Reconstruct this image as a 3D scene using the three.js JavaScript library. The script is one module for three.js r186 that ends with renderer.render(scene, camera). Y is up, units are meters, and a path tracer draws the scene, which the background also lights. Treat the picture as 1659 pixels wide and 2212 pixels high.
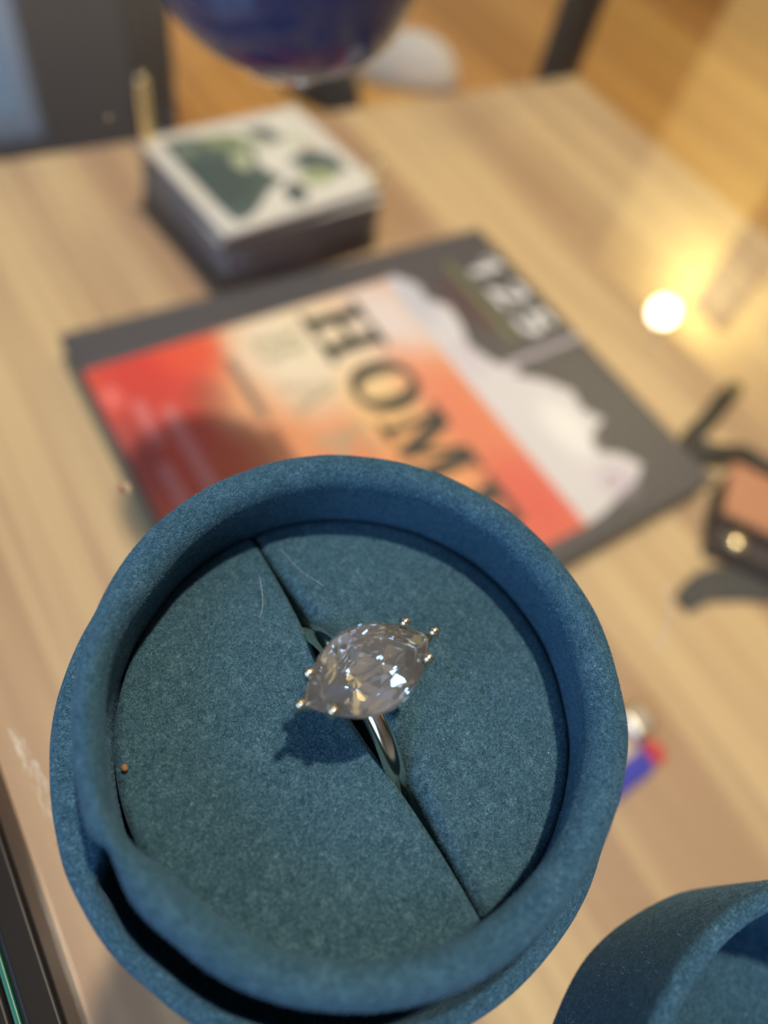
import * as THREE from 'three';
import { RectAreaLightUniformsLib } from 'three/addons/lights/RectAreaLightUniformsLib.js';
import { RoundedBoxGeometry } from 'three/addons/geometries/RoundedBoxGeometry.js';
import { ConvexGeometry } from 'three/addons/geometries/ConvexGeometry.js';
import { MeshSurfaceSampler } from 'three/addons/math/MeshSurfaceSampler.js';
import { mergeGeometries, toCreasedNormals } from 'three/addons/utils/BufferGeometryUtils.js';

// ------------------------------------------------------------------ camera, light, exposure
RectAreaLightUniformsLib.init();
const scene = new THREE.Scene();
scene.background = new THREE.Color(0.35, 0.45, 0.6);
const renderer = new THREE.WebGLRenderer({ antialias: true });
renderer.toneMapping = THREE.LinearToneMapping;
renderer.toneMappingExposure = 1.2;
renderer.shadowMap.enabled = true;
renderer.shadowMap.type = THREE.PCFSoftShadowMap;

// Solved from the photograph's vanishing points (frame 1659 x 2212): x runs with the table's width, -z away, y up; glass top is y = 0.
const FOCAL = 1460, EYE = 0.087;
const camera = new THREE.PerspectiveCamera((2 * Math.atan(1106 / FOCAL) * 180) / Math.PI, 1659 / 2212, 0.005, 30);
{
  const dir = (px, py) => new THREE.Vector3(px - 829.5, -(py - 1106), -FOCAL).normalize();
  const wx = dir(3815, -217), wz = dir(-1206, -1876).negate();
  const wy = new THREE.Vector3().crossVectors(wz, wx).normalize();
  wz.crossVectors(wx, wy).normalize();
  const m = new THREE.Matrix4().makeBasis(wx, wy, wz).transpose();   // camera axes seen from the world
  camera.quaternion.setFromRotationMatrix(m);
  camera.position.set(0, EYE, 0);
  camera.updateMatrixWorld(true);
  const sharp = new THREE.Vector3(0.0165, 0.0275, -0.0165);          // far part of the cushion and the stone
  const fwd = new THREE.Vector3(0, 0, -1).applyQuaternion(camera.quaternion);
  camera.focus = sharp.sub(camera.position).dot(fwd);
  camera.userData.fStop = camera.getFocalLength() / 2.3;             // an opening of about two millimetres
}

const CEIL = 2.35, CASE_TOP = 1.95, FLOOR = -0.45, SHELF = -0.168;
const WALLX = 1.388 * (CASE_TOP + EYE), CORNERZ = -0.857 * (CASE_TOP + EYE);

// daylight through the two windows
function rectLight(name, color, intensity, w, h, pos, target) {
  const l = new THREE.RectAreaLight(color, intensity, w, h);
  l.name = name; l.position.set(...pos); l.lookAt(...target); scene.add(l); return l;
}
const DAY = new THREE.Color(0.36, 0.62, 1.0);
rectLight('window_daylight', DAY, 3.4, 1.5, 1.2, [-1.56, 1.15, 0.35], [0, 1.15, 0.35]);
rectLight('window_daylight', DAY, 0.55, 1.1, 0.95, [-0.05, 1.05, -2.74], [-0.05, 1.05, 0]);

// ------------------------------------------------------------------ helpers
let seed = 20240611;
const rnd = () => { seed |= 0; seed = (seed + 0x6d2b79f5) | 0; let t = Math.imul(seed ^ (seed >>> 15), 1 | seed); t = (t + Math.imul(t ^ (t >>> 7), 61 | t)) ^ t; return ((t ^ (t >>> 14)) >>> 0) / 4294967296; };
const rr = (a, b) => a + (b - a) * rnd();
const lerp = (a, b, t) => a + (b - a) * t;
const sstep = (a, b, x) => { const t = Math.min(1, Math.max(0, (x - a) / (b - a))); return t * t * (3 - 2 * t); };
const mm = (v) => v / 1000;
const taken = {};
function numbered(n) { if (!(n in taken)) { taken[n] = 0; return n; } taken[n]++; return n + '_' + String(taken[n]).padStart(3, '0'); }
function tag(o, label, category, group, kind) {
  o.userData.label = label; o.userData.category = category;
  if (group) o.userData.group = group;
  if (kind) o.userData.kind = kind;
  return o;
}
function thing(name, label, category, pos = [0, 0, 0], turn = 0, group) {
  const g = new THREE.Group(); g.name = numbered(name); g.position.set(...pos); g.rotation.y = turn; scene.add(g);
  return tag(g, label, category, group);
}
function part(name, geo, mat, parent, label) {
  const m = new THREE.Mesh(geo, mat); m.name = name; m.castShadow = m.receiveShadow = true;
  if (parent === scene) m.name = numbered(name);
  parent.add(m); if (label) m.userData.label = label; return m;
}
function struct(name, geo, mat, label, category) {
  const m = part(name, geo, mat, scene); m.userData.kind = 'structure';
  if (label) { m.userData.label = label; m.userData.category = category; }
  return m;
}
const box = (w, h, d, x = 0, y = 0, z = 0) => new THREE.BoxGeometry(w, h, d).translate(x, y, z);
const rbox = (w, h, d, r, x = 0, y = 0, z = 0, s = 3) => new RoundedBoxGeometry(w, h, d, s, r).translate(x, y, z);
const span = (x0, x1, y0, y1, z0, z1) => box(x1 - x0, y1 - y0, z1 - z0, (x0 + x1) / 2, (y0 + y1) / 2, (z0 + z1) / 2);
const rspan = (x0, x1, y0, y1, z0, z1, r) => rbox(x1 - x0, y1 - y0, z1 - z0, r, (x0 + x1) / 2, (y0 + y1) / 2, (z0 + z1) / 2);
const std = (o) => new THREE.MeshStandardMaterial(o);
const phys = (o) => new THREE.MeshPhysicalMaterial(o);
const lin = (r, g, b) => new THREE.Color().setRGB(r, g, b);
function canvasTexture(w, h, draw, color = true) {
  const c = document.createElement('canvas'); c.width = w; c.height = h;
  draw(c.getContext('2d'), w, h);
  const t = new THREE.CanvasTexture(c); if (color) t.colorSpace = THREE.SRGBColorSpace;
  t.wrapS = t.wrapT = THREE.RepeatWrapping; t.magFilter = THREE.LinearFilter; return t;
}
function dataTexture(w, h, f, color = false) {
  const d = new Uint8Array(w * h * 4);
  for (let y = 0, i = 0; y < h; y++) for (let x = 0; x < w; x++, i += 4) {
    const v = f(x, y);
    for (let c = 0; c < 3; c++) d[i + c] = Math.max(0, Math.min(255, Math.round((Array.isArray(v) ? v[c] : v) * 255)));
    d[i + 3] = 255;
  }
  const t = new THREE.DataTexture(d, w, h); if (color) t.colorSpace = THREE.SRGBColorSpace;
  t.wrapS = t.wrapT = THREE.RepeatWrapping; t.magFilter = THREE.LinearFilter; t.needsUpdate = true; return t;
}
// tiling value noise on a lattice of nx by ny
function tileNoise(nx, ny) {
  const g = new Float32Array(nx * ny).map(() => rnd());
  return (u, v) => {
    u = ((u % 1) + 1) % 1 * nx; v = ((v % 1) + 1) % 1 * ny;
    const x0 = Math.floor(u), y0 = Math.floor(v), fx = u - x0, fy = v - y0, sx = fx * fx * (3 - 2 * fx), sy = fy * fy * (3 - 2 * fy);
    const a = g[(y0 % ny) * nx + (x0 % nx)], b = g[(y0 % ny) * nx + ((x0 + 1) % nx)], c = g[((y0 + 1) % ny) * nx + (x0 % nx)], d = g[((y0 + 1) % ny) * nx + ((x0 + 1) % nx)];
    return lerp(lerp(a, b, sx), lerp(c, d, sx), sy);
  };
}
// a closed or open surface from a function of (i, j); uv in metres given by the function
function surface(nu, nv, f) {
  const pos = [], uv = [], idx = [];
  for (let j = 0; j <= nv; j++) for (let i = 0; i <= nu; i++) { const p = f(i / nu, j / nv, i, j); pos.push(p[0], p[1], p[2]); uv.push(p[3], p[4]); }
  for (let j = 0; j < nv; j++) for (let i = 0; i < nu; i++) { const a = j * (nu + 1) + i, b = a + 1, c = a + nu + 1, d = c + 1; idx.push(a, c, b, b, c, d); }
  const g = new THREE.BufferGeometry();
  g.setAttribute('position', new THREE.Float32BufferAttribute(pos, 3)); g.setAttribute('uv', new THREE.Float32BufferAttribute(uv, 2));
  g.setIndex(idx); g.computeVertexNormals(); return g;
}
// a profile of [r, y] points turned round y; radius may change with the angle
function turned(profile, n, mod = (r) => r, uvScale = 1) {
  const len = [0]; for (let k = 1; k < profile.length; k++) len.push(len[k - 1] + Math.hypot(profile[k][0] - profile[k - 1][0], profile[k][1] - profile[k - 1][1]));
  const rMean = profile.reduce((s, p) => s + p[0], 0) / profile.length;
  const g = surface(n, profile.length - 1, (u, v, i, j) => {
    const a = u * Math.PI * 2, [pr, py] = profile[j], q = mod(pr, py, a), r = Array.isArray(q) ? q[0] : q, y = Array.isArray(q) ? q[1] : py;
    return [r * Math.cos(a), y, r * Math.sin(a), u * Math.PI * 2 * rMean * uvScale, len[j] * uvScale];
  });
  // close the seam of normals
  const N = g.attributes.normal, row = n + 1;
  for (let j = 0; j < profile.length; j++) {
    const a = j * row, b = j * row + n, v = new THREE.Vector3(N.getX(a) + N.getX(b), N.getY(a) + N.getY(b), N.getZ(a) + N.getZ(b)).normalize();
    N.setXYZ(a, v.x, v.y, v.z); N.setXYZ(b, v.x, v.y, v.z);
  }
  return g;
}
const arc = (cx, cy, r, a0, a1, n) => Array.from({ length: n + 1 }, (_, k) => { const a = lerp(a0, a1, k / n); return [cx + r * Math.cos(a), cy + r * Math.sin(a)]; });
const tube = (pts, r, n = 40, rs = 10, closed = false) => new THREE.TubeGeometry(new THREE.CatmullRomCurve3(pts.map((p) => new THREE.Vector3(...p)), closed), n, r, rs, closed);

// ------------------------------------------------------------------ textures and materials
const grainA = tileNoise(96, 4), grainB = tileNoise(300, 6), grainC = tileNoise(24, 3), blotch = tileNoise(8, 8);
function woodTexture(light, dark, warm, w = 512, h = 512, k = 1) {
  return dataTexture(w, h, (x, y) => {
    const u = x / w, v = y / h, wob = (blotch(u * 0.5, v) - 0.5) * 0.02;
    let s = 0.5 * grainC(u + wob, v) + 0.32 * grainA(u + wob, v) + 0.18 * grainB(u, v);
    s = sstep(0.25, 0.75, s);
    const t = blotch(u, v);
    return [0, 1, 2].map((c) => lerp(lerp(dark[c], light[c], s), warm[c], 0.25 * k * t));
  }, true);
}
const shelfTex = woodTexture([0.83, 0.72, 0.53], [0.655, 0.525, 0.40], [0.80, 0.67, 0.46]);
const shelfMat = phys({ map: shelfTex, roughness: 0.55, clearcoat: 0.12, clearcoatRoughness: 0.4 });
const floorMats = [[0.96, 0.74, 0.40], [0.91, 0.68, 0.36], [0.80, 0.57, 0.28], [0.87, 0.63, 0.33]].map((c) =>
  std({ map: woodTexture(c, c.map((v) => v * 0.8), c.map((v, i) => v * [1.05, 0.98, 0.85][i]), 256, 256), roughness: 0.5 }));
const blackMetal = phys({ color: lin(0.014, 0.012, 0.011), roughness: 0.36, metalness: 0.0, specularIntensity: 0.3 });
const postMat = std({ color: lin(0.03, 0.026, 0.022), roughness: 0.45, metalness: 0.2 });
const glassMat = phys({ color: 0xffffff, transmission: 1, roughness: 0.0, thickness: 0, ior: 1.52 });
const greenGlass = phys({ color: lin(0.01, 0.13, 0.085), roughness: 0.3 });
const plaster = std({ color: lin(0.3, 0.3, 0.31), roughness: 0.9 });
const ceilingMat = std({ color: lin(0.4, 0.41, 0.43), roughness: 0.95 });
const yellowWall = std({ color: lin(0.74, 0.62, 0.3), roughness: 0.85 });
const brownMat = std({ color: lin(0.16, 0.11, 0.07), roughness: 0.6 });

// suede: short fibres of dyed nap lying every way, drawn as strokes; a tile is 20 mm
const SUEDE_TILE = 0.02;
function napStrokes(base, lightest, darkest, n) {
  return (c, w, h) => {
    c.fillStyle = base; c.fillRect(0, 0, w, h);
    for (let k = 0; k < 420; k++) {                                  // soft brushed patches
      const x = rnd() * w, y = rnd() * h, r = rr(10, 46);
      c.fillStyle = rnd() < 0.5 ? lightest : darkest; c.globalAlpha = 0.07;
      for (const ox of [-w, 0, w]) for (const oy of [-h, 0, h]) { c.beginPath(); c.ellipse(x + ox, y + oy, r, r * 0.5, rnd() * 3, 0, 7); c.fill(); }
    }
    for (let k = 0; k < n; k++) {
      const x = rnd() * w, y = rnd() * h, a = rnd() * Math.PI * 2, l = rr(6, 22), b = rr(-0.8, 0.8);
      const up = rnd();
      c.strokeStyle = up < 0.55 ? darkest : lightest; c.globalAlpha = up < 0.55 ? rr(0.15, 0.5) : rr(0.1, 0.42); c.lineWidth = rr(1.0, 2.4);
      c.beginPath(); c.moveTo(x, y);
      c.quadraticCurveTo(x + Math.cos(a) * l * 0.5, y + Math.sin(a) * l * 0.5, x + Math.cos(a + b) * l, y + Math.sin(a + b) * l); c.stroke();
    }
    c.globalAlpha = 1;
  };
}
const suedeColor = canvasTexture(1024, 1024, napStrokes('#4c6a78', '#adc6cc', '#132630', 30000));
const suedeBump = canvasTexture(1024, 1024, napStrokes('#808080', '#ffffff', '#000000', 26000), false);
for (const t of [suedeColor, suedeBump]) t.repeat.set(1 / SUEDE_TILE, 1 / SUEDE_TILE);
function suede(tint) {
  return phys({ color: tint, map: suedeColor, bumpMap: suedeBump, bumpScale: 0.0002, roughness: 1, specularIntensity: 0.2, sheen: 0.7, sheenRoughness: 0.55, sheenColor: lin(0.22, 0.42, 0.6) });
}
const suedeBody = suede(lin(0.55, 0.72, 0.86));
const suedeCushion = suede(lin(0.62, 0.74, 0.80));
// loose nap: tiny curved hairs standing off the suede
const hairGeo = surface(2, 4, (u, v) => { const w = 0.016e-3 * (1 - v * 0.85), l = 0.26e-3; return [(u - 0.5) * 2 * w, Math.sin(v * 1.5) * l * 0.5, v * v * l * 0.75, u, v]; });
const hairMat = std({ color: 0xffffff, roughness: 1, side: THREE.DoubleSide });
function nap(mesh, n, parent, tint) {
  const sm = new MeshSurfaceSampler(mesh).setRandomGenerator(rnd).build(), im = new THREE.InstancedMesh(hairGeo, hairMat, n);
  const p = new THREE.Vector3(), nr = new THREE.Vector3(), up = new THREE.Vector3(0, 1, 0), q = new THREE.Quaternion(), tw = new THREE.Quaternion(), sc = new THREE.Vector3(), m = new THREE.Matrix4(), c = new THREE.Color();
  for (let i = 0; i < n; i++) {
    sm.sample(p, nr); q.setFromUnitVectors(up, nr.normalize()).multiply(tw.setFromAxisAngle(up, rnd() * 6.2832));
    const s = rr(0.5, 1.3); sc.set(rr(0.7, 1.4), s * rr(0.5, 1.1), s); m.compose(p, q, sc); im.setMatrixAt(i, m);
    c.copy(tint).multiplyScalar(0.4 + 3.0 * rnd() ** 3); im.setColorAt(i, c);
  }
  im.name = 'suede_nap'; im.userData.kind = 'stuff'; im.castShadow = im.receiveShadow = true; parent.add(im); return im;
}

// ------------------------------------------------------------------ the room
{
  const F = thing('floor', 'orange brown wooden plank floor around the glass table', 'floor'); F.userData.kind = 'structure';
  part('subfloor', span(-1.6, 4.0, FLOOR - 0.08, FLOOR - 0.014, -2.8, 2.3), brownMat, F);
  const pw = 0.14, geoFull = rbox(pw - 0.003, 0.014, 5.1, 0.0015, 0, 0, 0, 1);
  const uvz = (g) => { const p = g.attributes.position, uv = g.attributes.uv; for (let i = 0; i < p.count; i++) uv.setXY(i, p.getX(i) / 0.35, p.getZ(i) / 1.4); return g; };
  uvz(geoFull);
  for (let k = 0; k < 40; k++) {
    const pl = part('plank', geoFull, floorMats[(k * 7 + (k >> 2)) % 4], F);
    pl.position.set(-1.6 + pw * (k + 0.5), FLOOR - 0.007, -0.25);
  }
  struct('ceiling', span(-1.75, 4.1, CEIL, CEIL + 0.1, -2.95, 2.45), ceilingMat, 'plain off white ceiling of the room', 'ceiling');
  struct('wall_right', span(4.0, 4.1, FLOOR - 0.08, CEIL, -2.8, 2.3), brownMat, 'dark brown wall behind the yellow cupboard', 'wall');
  struct('wall_front', span(-1.75, 4.1, FLOOR - 0.08, CEIL, 2.3, 2.45), plaster, 'plain plaster wall behind the viewer', 'wall');
  // left wall with a window opening, far wall with a window opening
  const LW = thing('wall_left', 'plaster wall with the wide window', 'wall'); LW.userData.kind = 'structure';
  const hole = (parent, mat, along, lo, hi, a0, a1, b0, b1, t0, t1) => {          // four slabs round an opening; along = 'x' or 'z'
    const mk = (p0, p1, y0, y1) => part('wall_section', along === 'z' ? span(t0, t1, y0, y1, p0, p1) : span(p0, p1, y0, y1, t0, t1), mat, parent);
    mk(lo, a0, FLOOR - 0.08, CEIL); mk(a1, hi, FLOOR - 0.08, CEIL); mk(a0, a1, FLOOR - 0.08, b0); mk(a0, a1, b1, CEIL);
  };
  hole(LW, plaster, 'z', -2.95, 2.3, -0.4, 1.1, 0.55, 1.75, -1.75, -1.6);
  const FW = thing('wall_back', 'plaster wall beyond the rug with the small window', 'wall'); FW.userData.kind = 'structure';
  hole(FW, plaster, 'x', -1.6, 4.1, -0.6, 0.5, 0.575, 1.525, -2.95, -2.8);
  const frameMat = std({ color: lin(0.75, 0.75, 0.74), roughness: 0.5 });
  const skyPane = std({ color: lin(0.1, 0.12, 0.15), roughness: 0.1, emissive: lin(0.36, 0.62, 1.0), emissiveIntensity: 2.4 });
  const dimPane = std({ color: lin(0.1, 0.12, 0.15), roughness: 0.1, emissive: lin(0.62, 0.82, 1.0), emissiveIntensity: 0.4 });
  const W1 = thing('window_1', 'wide daylight window in the plaster wall', 'window'); W1.userData.kind = 'structure';
  part('window_pane', span(-1.66, -1.65, 0.55, 1.75, -0.4, 1.1), skyPane, W1);
  for (const z of [-0.38, 0.35, 1.08]) part('window_frame', span(-1.65, -1.6, 0.55, 1.75, z - 0.02, z + 0.02), frameMat, W1);
  for (const y of [0.57, 1.73]) part('window_frame', span(-1.65, -1.6, y - 0.02, y + 0.02, -0.36, 1.06), frameMat, W1);
  const W2 = thing('window_2', 'small daylight window in the wall beyond the rug', 'window'); W2.userData.kind = 'structure';
  part('window_pane', span(-0.6, 0.5, 0.575, 1.525, -2.86, -2.85), dimPane, W2);
  for (const x of [-0.58, 0.48]) part('window_frame', span(x - 0.02, x + 0.02, 0.575, 1.525, -2.85, -2.8), frameMat, W2);
  for (const y of [0.595, 1.505]) part('window_frame', span(-0.56, 0.46, y - 0.02, y + 0.02, -2.85, -2.8), frameMat, W2);
}
{
  const C = thing('tall_cupboard', 'tall yellow cupboard lit by the pendant lamp', 'cupboard', [WALLX, FLOOR, CORNERZ]);
  part('cupboard_body', rspan(0.004, 0.9, 0, CASE_TOP - FLOOR, 0, 2.6, 0.004), yellowWall, C);
}
// ceiling light over the table
{
  const x = 0.46, z = -0.25;
  const L = thing('ceiling_light', 'round flush ceiling light above the glass table', 'ceiling light', [x, CEIL, z]);
  part('lamp_rim', new THREE.CylinderGeometry(0.085, 0.09, 0.018, 40).translate(0, -0.009, 0), std({ color: lin(0.7, 0.7, 0.7), roughness: 0.4 }), L);
  part('lamp_diffuser', new THREE.CylinderGeometry(0.066, 0.066, 0.006, 40).translate(0, -0.0205, 0), std({ color: lin(0.8, 0.8, 0.8), emissive: lin(1, 0.9, 0.74), emissiveIntensity: 30 }), L);
  const s = new THREE.SpotLight(lin(1, 0.87, 0.68), 17, 0, 1.35, 0.25, 2); s.name = 'ceiling_lamp';
  s.position.set(x, CEIL - 0.03, z); s.target.position.set(x, 0, z); s.castShadow = true; s.shadow.radius = 3; scene.add(s, s.target);
}
// globe pendant in front of the cupboard
{
  const k = (WALLX - 0.22) / 1.431, p = [1.431 * k, k - EYE, -0.639 * k];
  const L = thing('pendant_lamp', 'glowing globe pendant lamp hanging by the yellow cupboard', 'lamp', p);
  part('globe', new THREE.SphereGeometry(0.054, 40, 24), std({ color: lin(0.9, 0.85, 0.7), emissive: lin(1, 0.88, 0.6), emissiveIntensity: 40 }), L);
  part('lamp_cap', new THREE.CylinderGeometry(0.02, 0.026, 0.04, 24).translate(0, 0.068, 0), std({ color: lin(0.05, 0.045, 0.04), roughness: 0.5 }), L);
  part('cord', new THREE.CylinderGeometry(0.003, 0.003, CEIL - p[1] - 0.088, 10).translate(0, (CEIL - p[1] + 0.088) / 2, 0), std({ color: lin(0.03, 0.03, 0.03), roughness: 0.6 }), L);
  const l = new THREE.PointLight(lin(1, 0.8, 0.38), 1.25, 0, 2); l.name = 'pendant_globe'; l.position.set(...p); l.castShadow = true; l.shadow.radius = 2; scene.add(l);
}
{
  const P = thing('picture_frame', 'narrow dark framed picture on the yellow cupboard', 'picture', [WALLX - 0.0085, 0.98, -1.075]);
  part('frame', rspan(-0.012, 0.012, -0.78, 0.78, -0.095, 0.095, 0.006), std({ color: lin(0.05, 0.04, 0.03), roughness: 0.5 }), P);
  part('picture', span(-0.014, -0.01, -0.75, 0.75, -0.07, 0.07), std({ color: lin(0.1, 0.09, 0.08), roughness: 0.6 }), P);
}
{
  const O = thing('storage_cube', 'dark grey fabric storage cube on the floor behind the table', 'storage cube', [-0.14, FLOOR, -0.95]);
  const cloth = std({ color: lin(0.10, 0.118, 0.142), roughness: 1, bumpMap: suedeBump, bumpScale: 0.001 });
  part('cube_body', rspan(-0.375, 0.395, 0, 0.30, -0.2, 0.2, 0.012), cloth, O);
  part('cube_lid', rspan(-0.38, 0.40, 0.302, 0.36, -0.205, 0.205, 0.014), cloth, O);
}

// ------------------------------------------------------------------ the glass table
{
  const T = thing('glass_table', 'glass topped table with black metal frame and wooden lower shelf', 'table');
  part('glass_pane', rspan(-0.0195, 0.56, -0.006, 0, -0.5, 0.32, 0.0008), glassMat, T, 'clear glass top');
  const r1 = part('rail', rspan(-0.0209, -0.0174, -0.0095, 0.0003, -0.5, 0.32, 0.0007), blackMetal, T, 'glossy black metal rail');
  part('glass_edge', rspan(-0.0216, -0.0210, -0.0075, -0.0002, -0.5, 0.32, 0.0002), greenGlass, T, 'green polished glass edge');
  part('rail', rspan(-0.032, -0.0218, -0.0105, -0.0006, -0.5, 0.32, 0.0006), blackMetal, T, 'glossy black metal rail');
  for (const [x, z, w] of [[0.5, -0.4285, 0.025], [0.1465, -0.427, 0.021], [0.4955, 0.30, 0.025], [-0.0268, 0.30, 0.0095], [-0.0268, -0.4365, 0.0095]])
    part('post', rspan(x - w / 2, x + w / 2, FLOOR, w < 0.01 ? -0.0105 : -0.006, z - w / 2, z + w / 2, 0.0015), postMat, T, 'black square post');
  const sh = rspan(-0.34, 0.508, SHELF - 0.018, SHELF, -0.4155, 0.278, 0.002);
  const p = sh.attributes.position, uv = sh.attributes.uv;
  for (let i = 0; i < p.count; i++) uv.setXY(i, p.getX(i) / 0.42, p.getZ(i) / 0.9);
  part('shelf', sh, shelfMat, T, 'light streaky wooden shelf');
}

// ------------------------------------------------------------------ the ring box
const BX = 0.0171, BZ = -0.0118;
const COLLAR_TOP = 0.0314, LEDGE = 0.0216;
const DENT = Math.PI;                                                // the seam sits on the side of -x
const angDist = (a, b) => { let d = a - b; while (d > Math.PI) d -= 2 * Math.PI; while (d < -Math.PI) d += 2 * Math.PI; return d; };
{
  const B = thing('ring_box', 'round teal blue suede ring box standing open with a ring inside', 'ring box', [BX, 0, BZ]);
  const wobA = tileNoise(26, 2), wobB = tileNoise(60, 2);
  const mod = (r, y, a) => {
    const u = a / (2 * Math.PI), d = angDist(a, DENT), gape = sstep(0.0, -0.09, d) * sstep(-2.5, -1.7, d), left = sstep(-0.28, -0.05, d) * sstep(1.05, 0.55, d);
    if (r < 0.02619 && r > 0.0240 && y > LEDGE - 0.0078) {                                                     // the ledge closes on the collar except where it gapes
      const inner = lerp(0.0243 - 0.0006 * left, 0.0254, gape); r = 0.0262 + (inner - 0.0262) * Math.min(1, (0.0262 - r) / 0.0015);
    }
    return r + (wobA(u, y * 20) - 0.5) * 0.0003 + (wobB(u, y * 40) - 0.5) * 0.00012;
  };
  // base: side wall, rounded ledge and the groove the lid drops into
  const base = [[0.0002, 0.0004], [0.0245, 0.0004], ...arc(0.0248, 0.0022, 0.0018, -Math.PI / 2, 0, 6), [0.02665, 0.008], [0.0268, 0.014],
    ...arc(0.0262, LEDGE - 0.0009, 0.0009, 0, Math.PI / 2, 8), [0.0260, LEDGE], [0.0257, LEDGE], [0.0254, LEDGE], ...arc(0.0252, LEDGE - 0.0005, 0.0005, Math.PI / 2, Math.PI, 5), [0.0247, LEDGE - 0.003], [0.0247, LEDGE - 0.0075], [0.0205, LEDGE - 0.008]];
  nap(part('base', turned(base, 220, mod), suedeBody, B), 26000, B, lin(0.06, 0.135, 0.21));
  // collar: a padded wall with a full round top
  const RI = 0.0203, RO = 0.0242, hw = (RO - RI) / 2, rc = (RI + RO) / 2;
  const col = [[RO - 0.0004, LEDGE - 0.0076], [RO - 0.0003, LEDGE - 0.001], [RO - 0.0001, COLLAR_TOP - hw - 0.0012], ...arc(rc, COLLAR_TOP - hw, hw, 0, Math.PI, 20), [RI + 0.0003, COLLAR_TOP - hw - 0.0015], [RI + 0.0011, COLLAR_TOP - hw - 0.004], [RI + 0.0015, LEDGE - 0.003]];
  const cmod = (r, y, a) => {
    const d = angDist(a, DENT);
    const left = sstep(-0.28, -0.05, d) * sstep(1.05, 0.55, d);
    const kink = (0.0004 * Math.max(0, 1 - Math.abs(d) / 0.34) + 0.0008 * left) * Math.max(0, (rc - r) / hw) - 0.0006 * left * (r > rc ? (r - rc) / hw : 0);   // thinner where the seam is
    const slack = sstep(0.0, -0.09, d) * sstep(-2.5, -1.7, d) * sstep(LEDGE - 0.004, LEDGE + 0.003, y);   // past the seam the wall draws in and the groove gapes
    const bulge = -0.0008 * slack * (r > rc ? (r - rc) / hw : 0);
    return r + (wobA(a / (2 * Math.PI), y * 20) - 0.5) * 0.0003 + (wobB(a / (2 * Math.PI), y * 40) - 0.5) * 0.00012 + kink + bulge;
  };
  nap(part('collar', turned(col, 260, cmod), suedeBody, B), 45000, B, lin(0.06, 0.135, 0.21));
  // cushion: two padded halves that meet in the slit
  const RC = 0.0216, N1 = 46, N2 = 120;
  for (const side of [-1, 1]) {
    const us = []; for (let i = 0; i <= N1; i++) us.push(i / N1);
    const g = surface(N1 + 6, N2, (u_, v, i, j) => {
      const phi = lerp(-1.535, 1.535, v), z = RC * Math.sin(phi), half = RC * Math.cos(phi);
      const mid = Math.exp(-((z / 0.0105) ** 2)), gap = 0.00008 + 0.0011 * mid, rho = (side < 0 ? 0.0006 : 0.0012) + (side < 0 ? 0.0003 : 0.0022) * mid;
      let s, wall = 0;
      if (i < 6) { s = 0; wall = (6 - i) / 6; }
      else { const t = (i - 6) / N1; s = (half - gap) * (t < 0.3 ? t * t / 0.3 * 0.55 + t * 0.0 : 0); s = (half - gap) * Math.pow(t, 1.7) * (1 - 0) ; if (t > 0.75) { const q = (t - 0.75) / 0.25, a0 = Math.pow(0.75, 1.7); s = (half - gap) * (a0 + (1 - a0) * (1 - Math.pow(1 - q, 1.6))); } }
      const x = side * (gap + s), r = Math.hypot(x, z);
      let y = 0.0230 + 0.0014 * (1 - (r / RC) ** 2) + 0.0013 * (z / RC) + (side < 0 ? 0.0002 : 0);
      if (s < rho) y -= rho - Math.sqrt(Math.max(0, rho * rho - (rho - s) ** 2));
      const e = RC - r; if (e < 0.0011) y -= 0.0011 - Math.sqrt(Math.max(0, 0.0011 ** 2 - (0.0011 - Math.max(0, e)) ** 2));
      y += (wobB(x / 0.06 + 0.3, z / 0.3) - 0.5) * 0.00008;
      y -= wall * 0.009;
      return [x, y, z, x, z + wall * 0.009];
    });
    if (side > 0) { const id = g.index.array; for (let k = 0; k < id.length; k += 3) { const t = id[k]; id[k] = id[k + 1]; id[k + 1] = t; } g.computeVertexNormals(); }
    nap(part('cushion', g, suedeCushion, B, 'padded suede cushion half'), 26000, B, lin(0.085, 0.155, 0.185));
  }
  part('box_floor', new THREE.CylinderGeometry(0.0213, 0.0213, 0.002, 64).translate(0, 0.0045, 0), suedeBody, B);
}

// ------------------------------------------------------------------ the lid
{
  const L = thing('suede_cap', 'upturned round teal suede lid lying on the glass beside the ring box', 'lid', [0.0335, 0, 0.0465]);
  const wob = tileNoise(22, 2), RT = 0.0262, R = 0.0268, r1 = 0.0009;
  const prof = [[0.0002, 0.0003], [0.012, 0.0003], [0.017, 0.0008], ...arc(0.0200, 0.0086, 0.0066, -Math.PI / 2, -0.1, 14), [0.0267, 0.014], [R, 0.0195], [R, 0.0235], ...arc(R - r1, RT - r1, r1, 0, Math.PI, 10), [R - 2 * r1, 0.018], [R - 2 * r1 - 0.0003, 0.009], ...arc(R - 0.0041, 0.0051, 0.0019, 0, -Math.PI / 2, 5), [0.012, 0.0032], [0.0002, 0.0032]];
  nap(part('cap_shell', turned(prof, 200, (r, y, a) => r + (r > 0.01 ? (wob(a / 6.2832, y * 20) - 0.5) * 0.0004 : 0)), suedeBody, L), 40000, L, lin(0.07, 0.15, 0.22));
}

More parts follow.
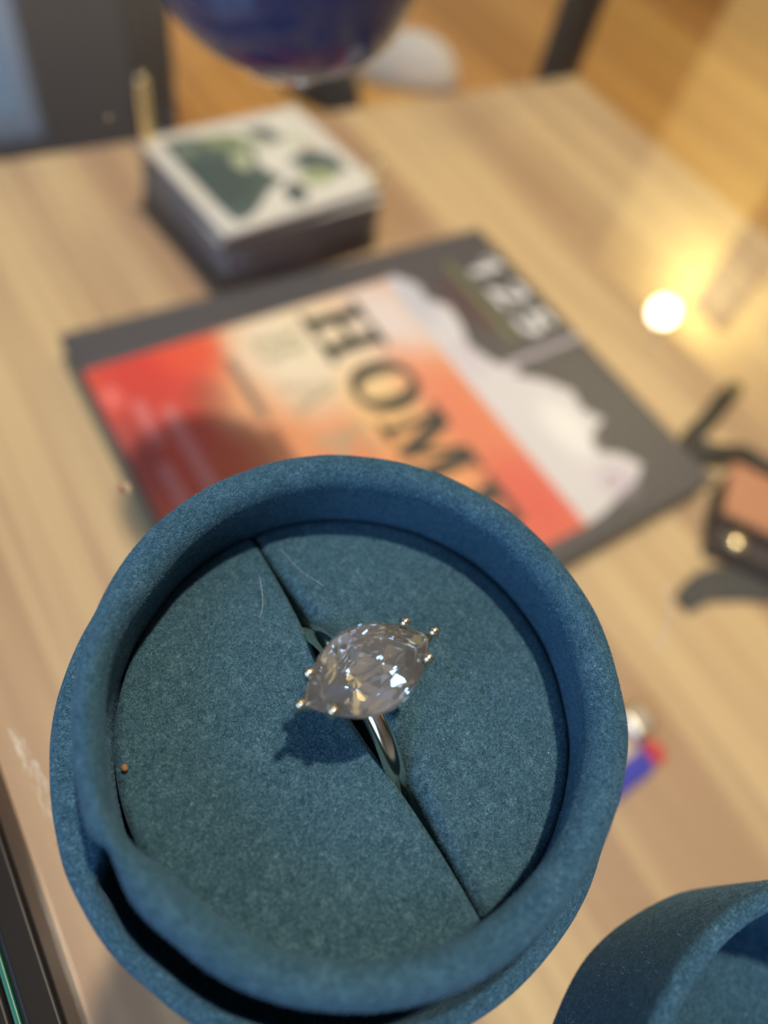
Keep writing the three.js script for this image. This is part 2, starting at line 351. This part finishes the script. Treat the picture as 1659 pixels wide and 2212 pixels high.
// ------------------------------------------------------------------ the ring
{
  const SX = 0.0170, SY = 0.0334, SZ = -0.0117;
  const gold = std({ color: lin(0.83, 0.74, 0.56), metalness: 1, roughness: 0.14 });
  const G = thing('engagement_ring', 'pale gold ring with a large marquise stone set in the cushion slit', 'ring', [SX, 0, SZ]);
  const bandR = 0.0093, bandY = 0.0185;
  const bg = new THREE.TorusGeometry(bandR, 0.00098, 24, 120).rotateY(Math.PI / 2).translate(0, bandY, 0);
  part('band', bg, gold, G, 'polished pale gold band');
  // marquise brilliant
  const A = 0.0062, Bw = 0.00385;
  const lens = (th, k, y, kz = k) => { const c = Math.cos(th), s = Math.sin(th); return new THREE.Vector3(A * k * c, SY + y, Bw * kz * Math.sign(s) * (Math.abs(s) < 1e-6 ? 0 : (1 - Math.pow(Math.abs(c), 2.1)))); };
  const pts = [];
  const th = (k, n, off = 0) => { const t = ((k + off) / n) * 2 * Math.PI; return t; };
  for (let k = 0; k < 8; k++) pts.push(lens(th(k, 8), 0.56, 0.00125, 0.60));
  for (let k = 0; k < 8; k++) pts.push(lens(th(k, 8, 0.5), 0.84, 0.00072, 0.86));
  for (let k = 0; k < 24; k++) { pts.push(lens(th(k, 24), 1, 0.0001)); pts.push(lens(th(k, 24), 1, -0.0001)); }
  for (let k = 0; k < 16; k++) pts.push(lens(th(k, 16, 0.5), 0.80, -0.00085, 0.78));
  for (let k = 0; k < 8; k++) pts.push(lens(th(k, 8), 0.56, -0.0017, 0.52));
  pts.push(new THREE.Vector3(0.0012, SY - 0.00285, 0), new THREE.Vector3(-0.0012, SY - 0.00285, 0));
  const stone = new ConvexGeometry(pts).toNonIndexed ? new ConvexGeometry(pts) : null;
  const sg = stone.index ? stone.toNonIndexed() : stone; sg.computeVertexNormals();
  part('stone', sg, phys({ color: 0xffffff, transmission: 0.94, roughness: 0, thickness: 0.004, ior: 2.25 }), G, 'clear faceted marquise stone');
  // basket rails
  const rail = (k, y, r) => { const p = []; for (let i = 0; i < 40; i++) { const t = (i / 40) * 2 * Math.PI, v = lens(t, k, y, k); p.push([v.x, v.y, v.z]); } return tube(p, r, 120, 8, true); };
  part('basket_rail', rail(0.66, -0.00165, 0.00034), gold, G);
  part('basket_rail', rail(0.9, -0.0006, 0.00026), gold, G);
  // six claws, three at each point
  const claws = [[-6.55, 0.0], [-4.75, -1.95], [-4.55, 1.75], [4.75, -1.95], [6.55, 0.05], [4.75, 1.85]];
  for (const [cx, cz] of claws) {
    const top = [mm(cx) * 0.985, SY + 0.00062, mm(cz) * 0.96];
    const stem = tube([[mm(cx) * 0.45, SY - 0.0033, mm(cz) * 0.4], [mm(cx) * 0.72, SY - 0.0019, mm(cz) * 0.72], [mm(cx), SY - 0.0004, mm(cz)], top], 0.00036, 16, 10);
    const bead = new THREE.SphereGeometry(0.00047, 20, 14).translate(...top);
    part('claw', mergeGeometries([stem, bead]), gold, G, 'beaded gold claw');
  }
  part('collet', new THREE.CylinderGeometry(0.0017, 0.0011, 0.0014, 24).scale(1.7, 1, 1).translate(0, SY - 0.0038, 0), gold, G);
}

// ------------------------------------------------------------------ boxed set with the printed lid
{
  const X0 = 0.032, X1 = 0.280, Z0 = -0.257, Z1 = -0.052, TOP = SHELF + 0.014;
  const G = thing('printed_box', 'flat charcoal box printed HOME in dark serif letters on orange art', 'box', [X0, SHELF, Z0]);
  const S = 5, CW = Math.round((Z1 - Z0) * 1000 * S), CH = Math.round((X1 - X0) * 1000 * S);
  const art = canvasTexture(CW, CH, (c) => {
    const px = (z) => (z + 257) * S, py = (x) => (280 - x) * S;
    c.fillStyle = '#484649'; c.fillRect(0, 0, CW, CH);
    const blob = (z, x, rz, rx, col, al) => {
      c.save(); c.translate(px(z), py(x)); c.scale(rz * S, rx * S);
      const g = c.createRadialGradient(0, 0, 0, 0, 0, 1), cc = new THREE.Color(col), rgb = `${Math.round(cc.getHex() >> 16)},${(cc.getHex() >> 8) & 255},${cc.getHex() & 255}`;
      g.addColorStop(0, `rgba(${rgb},${al})`); g.addColorStop(0.55, `rgba(${rgb},${al * 0.7})`); g.addColorStop(1, `rgba(${rgb},0)`);
      c.fillStyle = g; c.fillRect(-1, -1, 2, 2); c.restore();
    };
    // pale splash above the picture
    c.fillStyle = '#d3cfd0'; c.beginPath(); c.moveTo(px(-236), py(196));
    for (const [z, x] of [[-237, 205], [-226, 214], [-214, 212], [-205, 222], [-190, 219], [-176, 214], [-160, 220], [-152, 231], [-150, 224], [-140, 238], [-128, 247], [-116, 244], [-106, 250], [-101, 236], [-92, 232], [-86, 243], [-76, 249], [-70, 240], [-67, 226], [-63, 210], [-62, 196]]) c.lineTo(px(z), py(x));
    c.closePath(); c.fill();
    c.strokeStyle = '#a79fa8'; c.lineWidth = 4 * S; c.beginPath(); c.moveTo(px(-157), py(225)); c.lineTo(px(-158), py(279)); c.stroke();
    blob(-215, 205, 26, 12, '#b9bcc8', 0.8); blob(-170, 208, 20, 10, '#c3b8c4', 0.6); blob(-110, 228, 26, 14, '#ecebe6', 0.9); blob(-74, 230, 14, 14, '#b7a9ba', 0.6);
    blob(-205, 232, 30, 14, '#4d2b33', 0.7); blob(-190, 238, 16, 10, '#5c2f33', 0.5);
    // the picture: orange dusk with red below and cream in the middle
    c.save(); c.beginPath(); c.moveTo(px(-231), py(34)); c.lineTo(px(-236), py(198)); c.lineTo(px(-200), py(197)); c.lineTo(px(-62), py(199)); c.lineTo(px(-64), py(34)); c.closePath(); c.clip();
    c.fillStyle = '#dc8a5c'; c.fillRect(0, 0, CW, CH);
    blob(-205, 160, 60, 50, '#e9d8bd', 1); blob(-212, 185, 40, 24, '#ddd2cf', 1); blob(-220, 130, 50, 40, '#ead9b4', 0.95); blob(-200, 120, 50, 30, '#e9dcc2', 0.9);
    blob(-225, 60, 40, 40, '#df3a2c', 1); blob(-190, 50, 60, 34, '#c9352c', 0.95); blob(-150, 60, 60, 40, '#bb3f2c', 0.9); blob(-120, 80, 60, 44, '#c65a30', 0.8); blob(-228, 80, 20, 20, '#e2502f', 0.9);
    blob(-160, 176, 40, 20, '#e48a68', 0.9); blob(-120, 185, 60, 20, '#dd7a58', 0.9); blob(-80, 185, 40, 24, '#d8574a', 0.95); blob(-70, 150, 30, 40, '#d8604c', 0.8);
    blob(-160, 150, 34, 24, '#eccb8a', 0.9); blob(-120, 150, 40, 24, '#e9a866', 0.8); blob(-185, 90, 24, 20, '#dfa878', 0.8); blob(-150, 100, 30, 24, '#df9a66', 0.7); blob(-196, 78, 16, 12, '#8a3a2c', 0.5);
    blob(-90, 60, 50, 40, '#a93a2c', 0.8); blob(-212, 40, 10, 6, '#ee7a70', 0.9); blob(-178, 40, 30, 10, '#8e3b3a', 0.7);
    c.restore();
    // lettering
    const word = (t, z0, x, size, step, font, col, al, squash = 1, heavy = 0) => {
      c.fillStyle = col; c.globalAlpha = al; c.font = `bold ${size * S}px ${font}`; c.textAlign = 'center'; c.textBaseline = 'middle';
      [...t].forEach((ch, k) => { c.save(); c.translate(px(z0 + step * k), py(x)); c.scale(squash, 1); c.fillText(ch, 0, 0); c.strokeStyle = col; c.lineWidth = heavy * S; if (heavy) c.strokeText(ch, 0, 0); c.restore(); }); c.globalAlpha = 1;
    };
    word('HOME', -210, 157, 46, 40, 'serif', '#2c302a', 1, 1.0, 1.3);
    word('BAKED', -213, 122, 33, 33, 'serif', '#a79f80', 0.75, 0.9);
    word('125', -225, 261, 31, 24, 'sans-serif', '#dcdcdc', 1, 1.12);
    c.fillStyle = '#6b7146'; c.fillRect(px(-236), py(243), 66 * S, 4.5 * S);
    // rules of print too small to read
    c.fillStyle = '#6d6358'; c.globalAlpha = 0.8; c.fillRect(px(-214), py(98), 40 * S, 4.5 * S); c.fillStyle = '#7c4b36'; c.fillRect(px(-170), py(98), 44 * S, 5 * S);
    c.fillStyle = '#d8a0a4'; c.globalAlpha = 0.5; c.fillRect(px(-198), py(62), 50 * S, 6 * S); c.fillRect(px(-206), py(51), 26 * S, 5 * S); c.fillRect(px(-170), py(48), 46 * S, 5 * S); c.globalAlpha = 1;
  });
  art.wrapS = art.wrapT = THREE.ClampToEdgeWrapping;
  const W = X1 - X0, D = Z1 - Z0;
  const cardMat = std({ color: lin(0.035, 0.032, 0.042), roughness: 0.5 });
  part('tray', rspan(0.001, W - 0.001, 0, 0.011, 0.001, D - 0.001, 0.001), cardMat, G);
  const lid = rspan(0, W, 0.004, 0.0138, 0, D, 0.0012);
  const lidMesh = part('box_lid', lid, cardMat, G);
  const top = new THREE.PlaneGeometry(W - 0.0016, D - 0.0016).rotateX(-Math.PI / 2).translate(W / 2, 0.0139, D / 2);
  { const p = top.attributes.position, uv = top.attributes.uv; for (let i = 0; i < p.count; i++) uv.setXY(i, p.getZ(i) / D, p.getX(i) / W); }
  part('printed_cover', top, std({ map: art, roughness: 0.6 }), lidMesh, 'printed cover with HOME lettering');
}

// ------------------------------------------------------------------ coasters in their holder
{
  const CX = 0.164, CZ = -0.314, TURN = 0.11, W = 0.100, D = 0.087, top = SHELF + 0.040;
  const H = thing('coaster_holder', 'dark wooden coaster holder with two brass pegs on the shelf', 'holder', [CX, SHELF, CZ], TURN);
  const wood = std({ map: woodTexture([0.3, 0.24, 0.19], [0.2, 0.15, 0.12], [0.3, 0.22, 0.16], 128, 128), roughness: 0.6 });
  part('holder_base', rbox(W + 0.002, 0.012, D + 0.002, 0.001, 0, 0.006, 0), wood, H);
  const brass = std({ color: lin(1, 0.82, 0.45), metalness: 1, roughness: 0.12 });
  for (const [x, z, h] of [[-W / 2 + 0.004, -D / 2 + 0.004, 0.064], [W / 2 - 0.004, D / 2 - 0.004, 0.046]]) part('peg', mergeGeometries([new THREE.CylinderGeometry(0.0028, 0.0028, h, 20).translate(x, 0.006 + h / 2, z), new THREE.SphereGeometry(0.0028, 16, 10).translate(x, 0.006 + h, z)]), brass, H, 'brass peg');
  const leaf = canvasTexture(640, 560, (c, w, h) => {
    c.fillStyle = '#dcd8cc'; c.fillRect(0, 0, w, h);
    c.save(); c.beginPath(); c.rect(50, 46, w - 90, h - 84); c.clip();
    c.fillStyle = '#e2dfd2'; c.fillRect(0, 0, w, h);
    const shape = (col, pts) => { c.fillStyle = col; c.beginPath(); pts.forEach(([x, y], k) => (k ? c.lineTo(x, y) : c.moveTo(x, y))); c.closePath(); c.fill(); };
    shape('#59675f', [[40, 40], [150, 40], [250, 120], [330, 190], [300, 300], [340, 380], [250, 420], [150, 500], [60, 540], [40, 300]]);
    shape('#4c5b56', [[60, 160], [220, 200], [270, 330], [170, 430], [60, 470]]);
    shape('#8d9a72', [[180, 60], [300, 70], [360, 140], [300, 170], [200, 130]]);
    shape('#5d6b66', [[360, 60], [450, 80], [480, 170], [420, 190], [380, 130]]);
    shape('#a9b58c', [[330, 100], [370, 140], [390, 200], [330, 190]]);
    shape('#5a6864', [[400, 300], [520, 260], [590, 330], [580, 440], [480, 400], [430, 360]]);
    shape('#a7b083', [[420, 370], [520, 390], [540, 440], [440, 470], [380, 420]]);
    shape('#55605c', [[300, 430], [360, 400], [380, 470], [330, 530], [280, 500]]);
    shape('#b9c19d', [[250, 180], [300, 200], [290, 260], [240, 300], [220, 230]]);
    shape('#e6e3d8', [[300, 250], [360, 230], [420, 280], [380, 330], [320, 320]]);
    shape('#7c8a78', [[90, 70], [150, 90], [130, 150], [80, 140]]);
    shape('#c9ceb4', [[450, 180], [520, 150], [560, 210], [500, 240]]);
    shape('#c98f4a', [[520, 236], [552, 236], [552, 262], [520, 262]]);
    c.restore();
  });
  leaf.wrapS = leaf.wrapT = THREE.ClampToEdgeWrapping;
  const cork = std({ color: lin(0.23, 0.185, 0.145), roughness: 0.9 }), white = std({ color: lin(0.62, 0.6, 0.56), roughness: 0.4 });
  const face = phys({ map: leaf, roughness: 0.3, clearcoat: 0.3, clearcoatRoughness: 0.2 });
  const t = 0.0055, n = 5;
  for (let k = 0; k < n; k++) {
    const isTop = k === n - 1, second = k === n - 2;
    const c = thing('coaster', isTop ? 'topmost white bordered coaster printed with green leaves' : second ? 'coaster turned askew just under the leaf printed one' : ['lowest brown edged coaster resting on the holder base', 'second brown edged coaster up from the holder base', 'middle brown edged coaster of the stack in the holder'][k], 'coaster', [CX, SHELF + 0.012 + k * t + 0.0001, CZ], TURN + (second ? -0.05 : isTop ? 0 : rr(-0.01, 0.01)), 'stacked coasters');
    part('cork_backing', rbox(W, t * 0.6, D, 0.0008, 0, t * 0.3, 0, 2), cork, c);
    const tileMesh = part('tile', rbox(W, t * 0.4 - 0.0002, D, 0.0008, 0, t * 0.8, 0, 2), isTop || second ? white : cork, c);
    const pf = new THREE.PlaneGeometry(W - 0.002, D - 0.002).rotateX(-Math.PI / 2).translate(0, t - 0.00005, 0);
    if (isTop || second) part('print', pf, face, tileMesh, 'green leaf print');
  }
}

// ------------------------------------------------------------------ blue glass bowl
{
  const B = thing('blue_glass_bowl', 'deep blue round glass bowl on a short clear foot standing on the glass', 'bowl', [0.0895, 0, -0.164]);
  const outer = [[0.0002, 0.0035], [0.010, 0.0037], [0.0185, 0.0055], [0.0255, 0.0105], [0.0295, 0.0175], [0.0312, 0.026], [0.0305, 0.036], [0.0285, 0.044]];
  const curve = (pp, n) => new THREE.CatmullRomCurve3(pp.map(([r, y]) => new THREE.Vector3(r, y, 0))).getPoints(n).map((v) => [Math.max(0.0001, v.x), v.y]);
  const inner = [[0.0265, 0.044], [0.0284, 0.036], [0.029, 0.026], [0.0272, 0.0185], [0.0235, 0.0125], [0.017, 0.0082], [0.009, 0.0066], [0.0002, 0.0064]];
  const prof = [...curve(outer, 40), ...arc(0.0275, 0.044, 0.001, 0, Math.PI, 8), ...curve(inner, 40)];
  part('bowl', turned(prof, 96), phys({ color: lin(0.05, 0.085, 0.26), transmission: 0.55, roughness: 0.03, thickness: 0.004, ior: 1.5, attenuationColor: lin(0.06, 0.12, 0.6), attenuationDistance: 0.003 }), B, 'deep blue glass bowl');
  part('foot', turned([[0.0002, 0.0002], [0.0105, 0.0002], [0.0108, 0.001], [0.008, 0.0022], [0.008, 0.0034], [0.0002, 0.0034]], 48), phys({ color: 0xffffff, transmission: 1, roughness: 0.02, thickness: 0.004, ior: 1.5 }), B, 'clear glass foot');
}

// ------------------------------------------------------------------ slippers on the floor
{
  const slipper = (name, label, pos, turn, s, col) => {
    const t = thing(name, label, 'slipper', pos, turn);
    const sole = new THREE.Shape(); sole.absellipse(0, 0, 0.05 * s, 0.13 * s, 0, Math.PI * 2);
    part('sole', new THREE.ExtrudeGeometry(sole, { depth: 0.012, bevelEnabled: true, bevelSize: 0.004, bevelThickness: 0.003, curveSegments: 32 }).rotateX(-Math.PI / 2).translate(0, 0.003, 0), std({ color: col.clone().multiplyScalar(0.6), roughness: 0.8 }), t);
    const up = new THREE.SphereGeometry(1, 40, 20, 0, Math.PI * 2, 0, Math.PI / 2).scale(0.052 * s, 0.065 * s, 0.085 * s).translate(0, 0.014, 0.045 * s);
    part('upper', up, std({ color: col, roughness: 0.9 }), t);
  };
  slipper('slipper', 'white padded slipper on the wooden floor behind the table', [0.715, FLOOR, -0.95], 0.9, 0.85, lin(0.75, 0.72, 0.66));
  slipper('slipper', 'black slipper on the wooden floor behind the table', [0.565, FLOOR, -0.94], 0.3, 0.72, lin(0.012, 0.014, 0.018));
}

// ------------------------------------------------------------------ lighter
{
  const L = thing('lighter', 'blue plastic lighter with red button lying on the shelf', 'lighter', [0.1548, SHELF, 0.0205], 0);
  const body = part('body', rspan(-0.060, 0, 0.0003, 0.0125, -0.0125, 0.0125, 0.004), phys({ color: lin(0.05, 0.06, 0.42), roughness: 0.25, clearcoat: 0.6 }), L, 'blue plastic body');
  part('label', rspan(-0.036, -0.004, 0.01235, 0.0127, -0.007, 0.003, 0.00015), std({ color: lin(0.6, 0.45, 0.28), roughness: 0.5 }), body, 'beige sticker');
  part('hood', rspan(-0.001, 0.0125, 0.0015, 0.0115, -0.0115, 0.0015, 0.0035), std({ color: lin(0.8, 0.78, 0.7), metalness: 1, roughness: 0.3 }), L, 'silver metal hood');
  part('button', rspan(-0.001, 0.0065, 0.002, 0.0115, 0.0025, 0.0115, 0.0025), phys({ color: lin(0.62, 0.03, 0.05), roughness: 0.3 }), L, 'red button');
}

// ------------------------------------------------------------------ leather pouch, strap and cable at the shelf's edge
{
  const turn = Math.atan2(0.5, 0.87);
  const P = thing('leather_pouch', 'tan topped dark leather pouch with a brass snap beside the printed box', 'pouch', [0.262, SHELF, -0.036], -1.0);
  const pouchBody = part('pouch_body', rspan(0.001, 0.10, 0.0003, 0.017, -0.034, -0.001, 0.004), std({ color: lin(0.05, 0.035, 0.034), roughness: 0.6 }), P, 'dark leather body');
  part('pouch_front', rspan(0.002, 0.10, 0.0003, 0.0115, -0.002, 0.013, 0.003), std({ color: lin(0.045, 0.032, 0.034), roughness: 0.6 }), P, 'dark leather front');
  part('flap', rspan(0, 0.10, 0.0165, 0.0195, -0.035, 0.0, 0.0014), std({ color: lin(0.5, 0.22, 0.11), roughness: 0.5 }), P, 'tan leather flap');
  part('snap', new THREE.SphereGeometry(0.0052, 24, 14).scale(1, 0.55, 1).translate(0.013, 0.0115, 0.0065), std({ color: lin(0.95, 0.8, 0.45), metalness: 1, roughness: 0.3 }), pouchBody, 'brass snap');
  const S = thing('strap', 'dark grey flat strap lying on the shelf beside the pouch', 'strap', [0, SHELF, 0]);
  const sp = new THREE.CatmullRomCurve3([[0.222, 0, -0.012], [0.240, 0, -0.013], [0.262, 0, -0.003], [0.282, 0, 0.012], [0.31, 0, 0.04]].map((p) => new THREE.Vector3(...p)));
  const g = surface(40, 4, (u, v, i, j) => { const p = sp.getPoint(u), t = sp.getTangent(u), n = new THREE.Vector3(-t.z, 0, t.x), w = 0.0085 * (0.55 + 0.45 * Math.min(1, u * 3)); const q = [[-1, 0], [-1, 0.0022], [1, 0.0022], [1, 0], [-1, 0]][j]; return [p.x + n.x * w * q[0], 0.0002 + q[1], p.z + n.z * w * q[0], u * 0.1, v * 0.02]; });
  part('strap_band', toCreasedNormals(g, 0.6), std({ color: lin(0.06, 0.06, 0.058), roughness: 0.8, side: THREE.DoubleSide }), S);
  const C = part('cable', tube([[0.350, SHELF + 0.006, -0.094], [0.338, SHELF + 0.006, -0.091], [0.316, SHELF + 0.0055, -0.084], [0.2985, SHELF + 0.0055, -0.079], [0.2965, SHELF + 0.0055, -0.071], [0.305, SHELF + 0.0058, -0.064], [0.316, SHELF + 0.006, -0.058], [0.322, SHELF + 0.0055, -0.045], [0.35, SHELF + 0.0055, -0.02]], 0.0052, 90, 14), std({ color: lin(0.012, 0.011, 0.01), roughness: 0.5 }), scene);
  tag(C, 'thick black cable bent on the shelf beside the printed box', 'cable');
}

// ------------------------------------------------------------------ lint, crumbs and drops
{
  const lintMat = std({ color: lin(0.55, 0.55, 0.55), roughness: 0.9 });
  const lint = (label, pts, r) => tag(part('lint_fibre', tube(pts, r, 40, 6), lintMat, scene), label, 'lint');
  lint('pale curved lint fibre lying on the glass beside the ring box', [[0.0766, 0.0001, -0.0083], [0.074, 0.0001, -0.005], [0.0708, 0.0001, -0.0024], [0.067, 0.0001, -0.0007]], 0.00008);
  lint('short pale lint fibre on the cushion near the slit', [[0.0150, 0.02445, -0.0272], [0.0142, 0.0247, -0.0250], [0.0135, 0.0248, -0.0237], [0.0129, 0.0248, -0.0231]], 0.000016);
  lint('long fine lint fibre lying across the slit edge', [[0.0186, 0.0236, -0.0296], [0.0190, 0.0243, -0.0262], [0.0202, 0.0246, -0.0233]], 0.000011);
  tag(part('crumb', new THREE.IcosahedronGeometry(0.00028, 1).scale(1, 0.8, 1.2).translate(-0.0030, 0.0236, -0.0165), std({ color: lin(0.3, 0.14, 0.06), roughness: 0.8 }), scene), 'tiny brown crumb at the edge of the cushion', 'crumb');
  const dropMat = phys({ color: 0xffffff, transmission: 1, roughness: 0.02, thickness: 0.001, ior: 1.33 });
  const dropGeo = new THREE.SphereGeometry(1, 20, 12, 0, Math.PI * 2, 0, Math.PI / 2);
  for (const [x, z, r] of [[0.1263, -0.1678, 0.9], [0.125, -0.0867, 0.5], [0.01, -0.0595, 0.9], [0.1148, -0.0495, 0.7], [0.1128, -0.0475, 0.5], [0.0818, -0.0271, 0.5], [0.0008, -0.0812, 0.25], [-0.0094, -0.0355, 0.25], [-0.0117, -0.033, 0.2], [0.0476, 0.0164, 0.2], [0.0414, -0.1508, 0.6], [-0.0060, -0.040, 0.2]]) {
    const d = part('water_drop', dropGeo, dropMat, scene); d.scale.set(mm(r), mm(r) * 0.55, mm(r)); d.position.set(x, 0.00005, z);
    tag(d, 'small clear drop on the glass top', 'drop', 'clear drops on the glass');
  }
  const smear = canvasTexture(256, 512, (c, w, h) => {
    c.fillStyle = '#000'; c.fillRect(0, 0, w, h); c.strokeStyle = '#fff';
    for (let k = 0; k < 260; k++) { const t = rnd(), x = w * (0.35 + 0.3 * t) + rr(-40, 40) * (1 - Math.abs(t - 0.6)), y = h * (0.05 + 0.9 * t); c.globalAlpha = rr(0.04, 0.22); c.lineWidth = rr(2, 9); c.beginPath(); c.moveTo(x, y); c.lineTo(x + rr(-6, 14), y + rr(6, 40)); c.stroke(); }
  }, false);
  const smearGeo = new THREE.PlaneGeometry(0.0065, 0.022).rotateX(-Math.PI / 2);
  const sm = part('dried_smear', smearGeo, std({ color: lin(0.75, 0.7, 0.6), roughness: 1, alphaMap: smear, transparent: true }), scene); sm.position.set(-0.0125, 0.0001, -0.0235);
  tag(sm, 'whitish dried smear on the glass along the black rail', 'smear');
  const dust = [];
  for (let k = 0; k < 60; k++) {
    const a = rnd() * 6.2832, r = 0.0195 * Math.sqrt(rnd()), x = r * Math.cos(a), z = r * Math.sin(a); if (Math.abs(x) < 0.003) continue;
    dust.push(new THREE.IcosahedronGeometry(rr(0.00003, 0.00006), 0).translate(BX + x, 0.0230 + 0.0014 * (1 - (r / 0.0216) ** 2) + 0.0013 * (z / 0.0216) + 0.00012, BZ + z));
  }
  const D = part('dust_specks', mergeGeometries(dust), std({ color: lin(0.6, 0.6, 0.6), roughness: 0.8 }), scene); tag(D, 'pale dust specks scattered over the cushion', 'dust', null, 'stuff');
}

scene.traverse((o) => { if (o.isMesh) { o.castShadow = true; o.receiveShadow = true; } });
renderer.render(scene, camera);
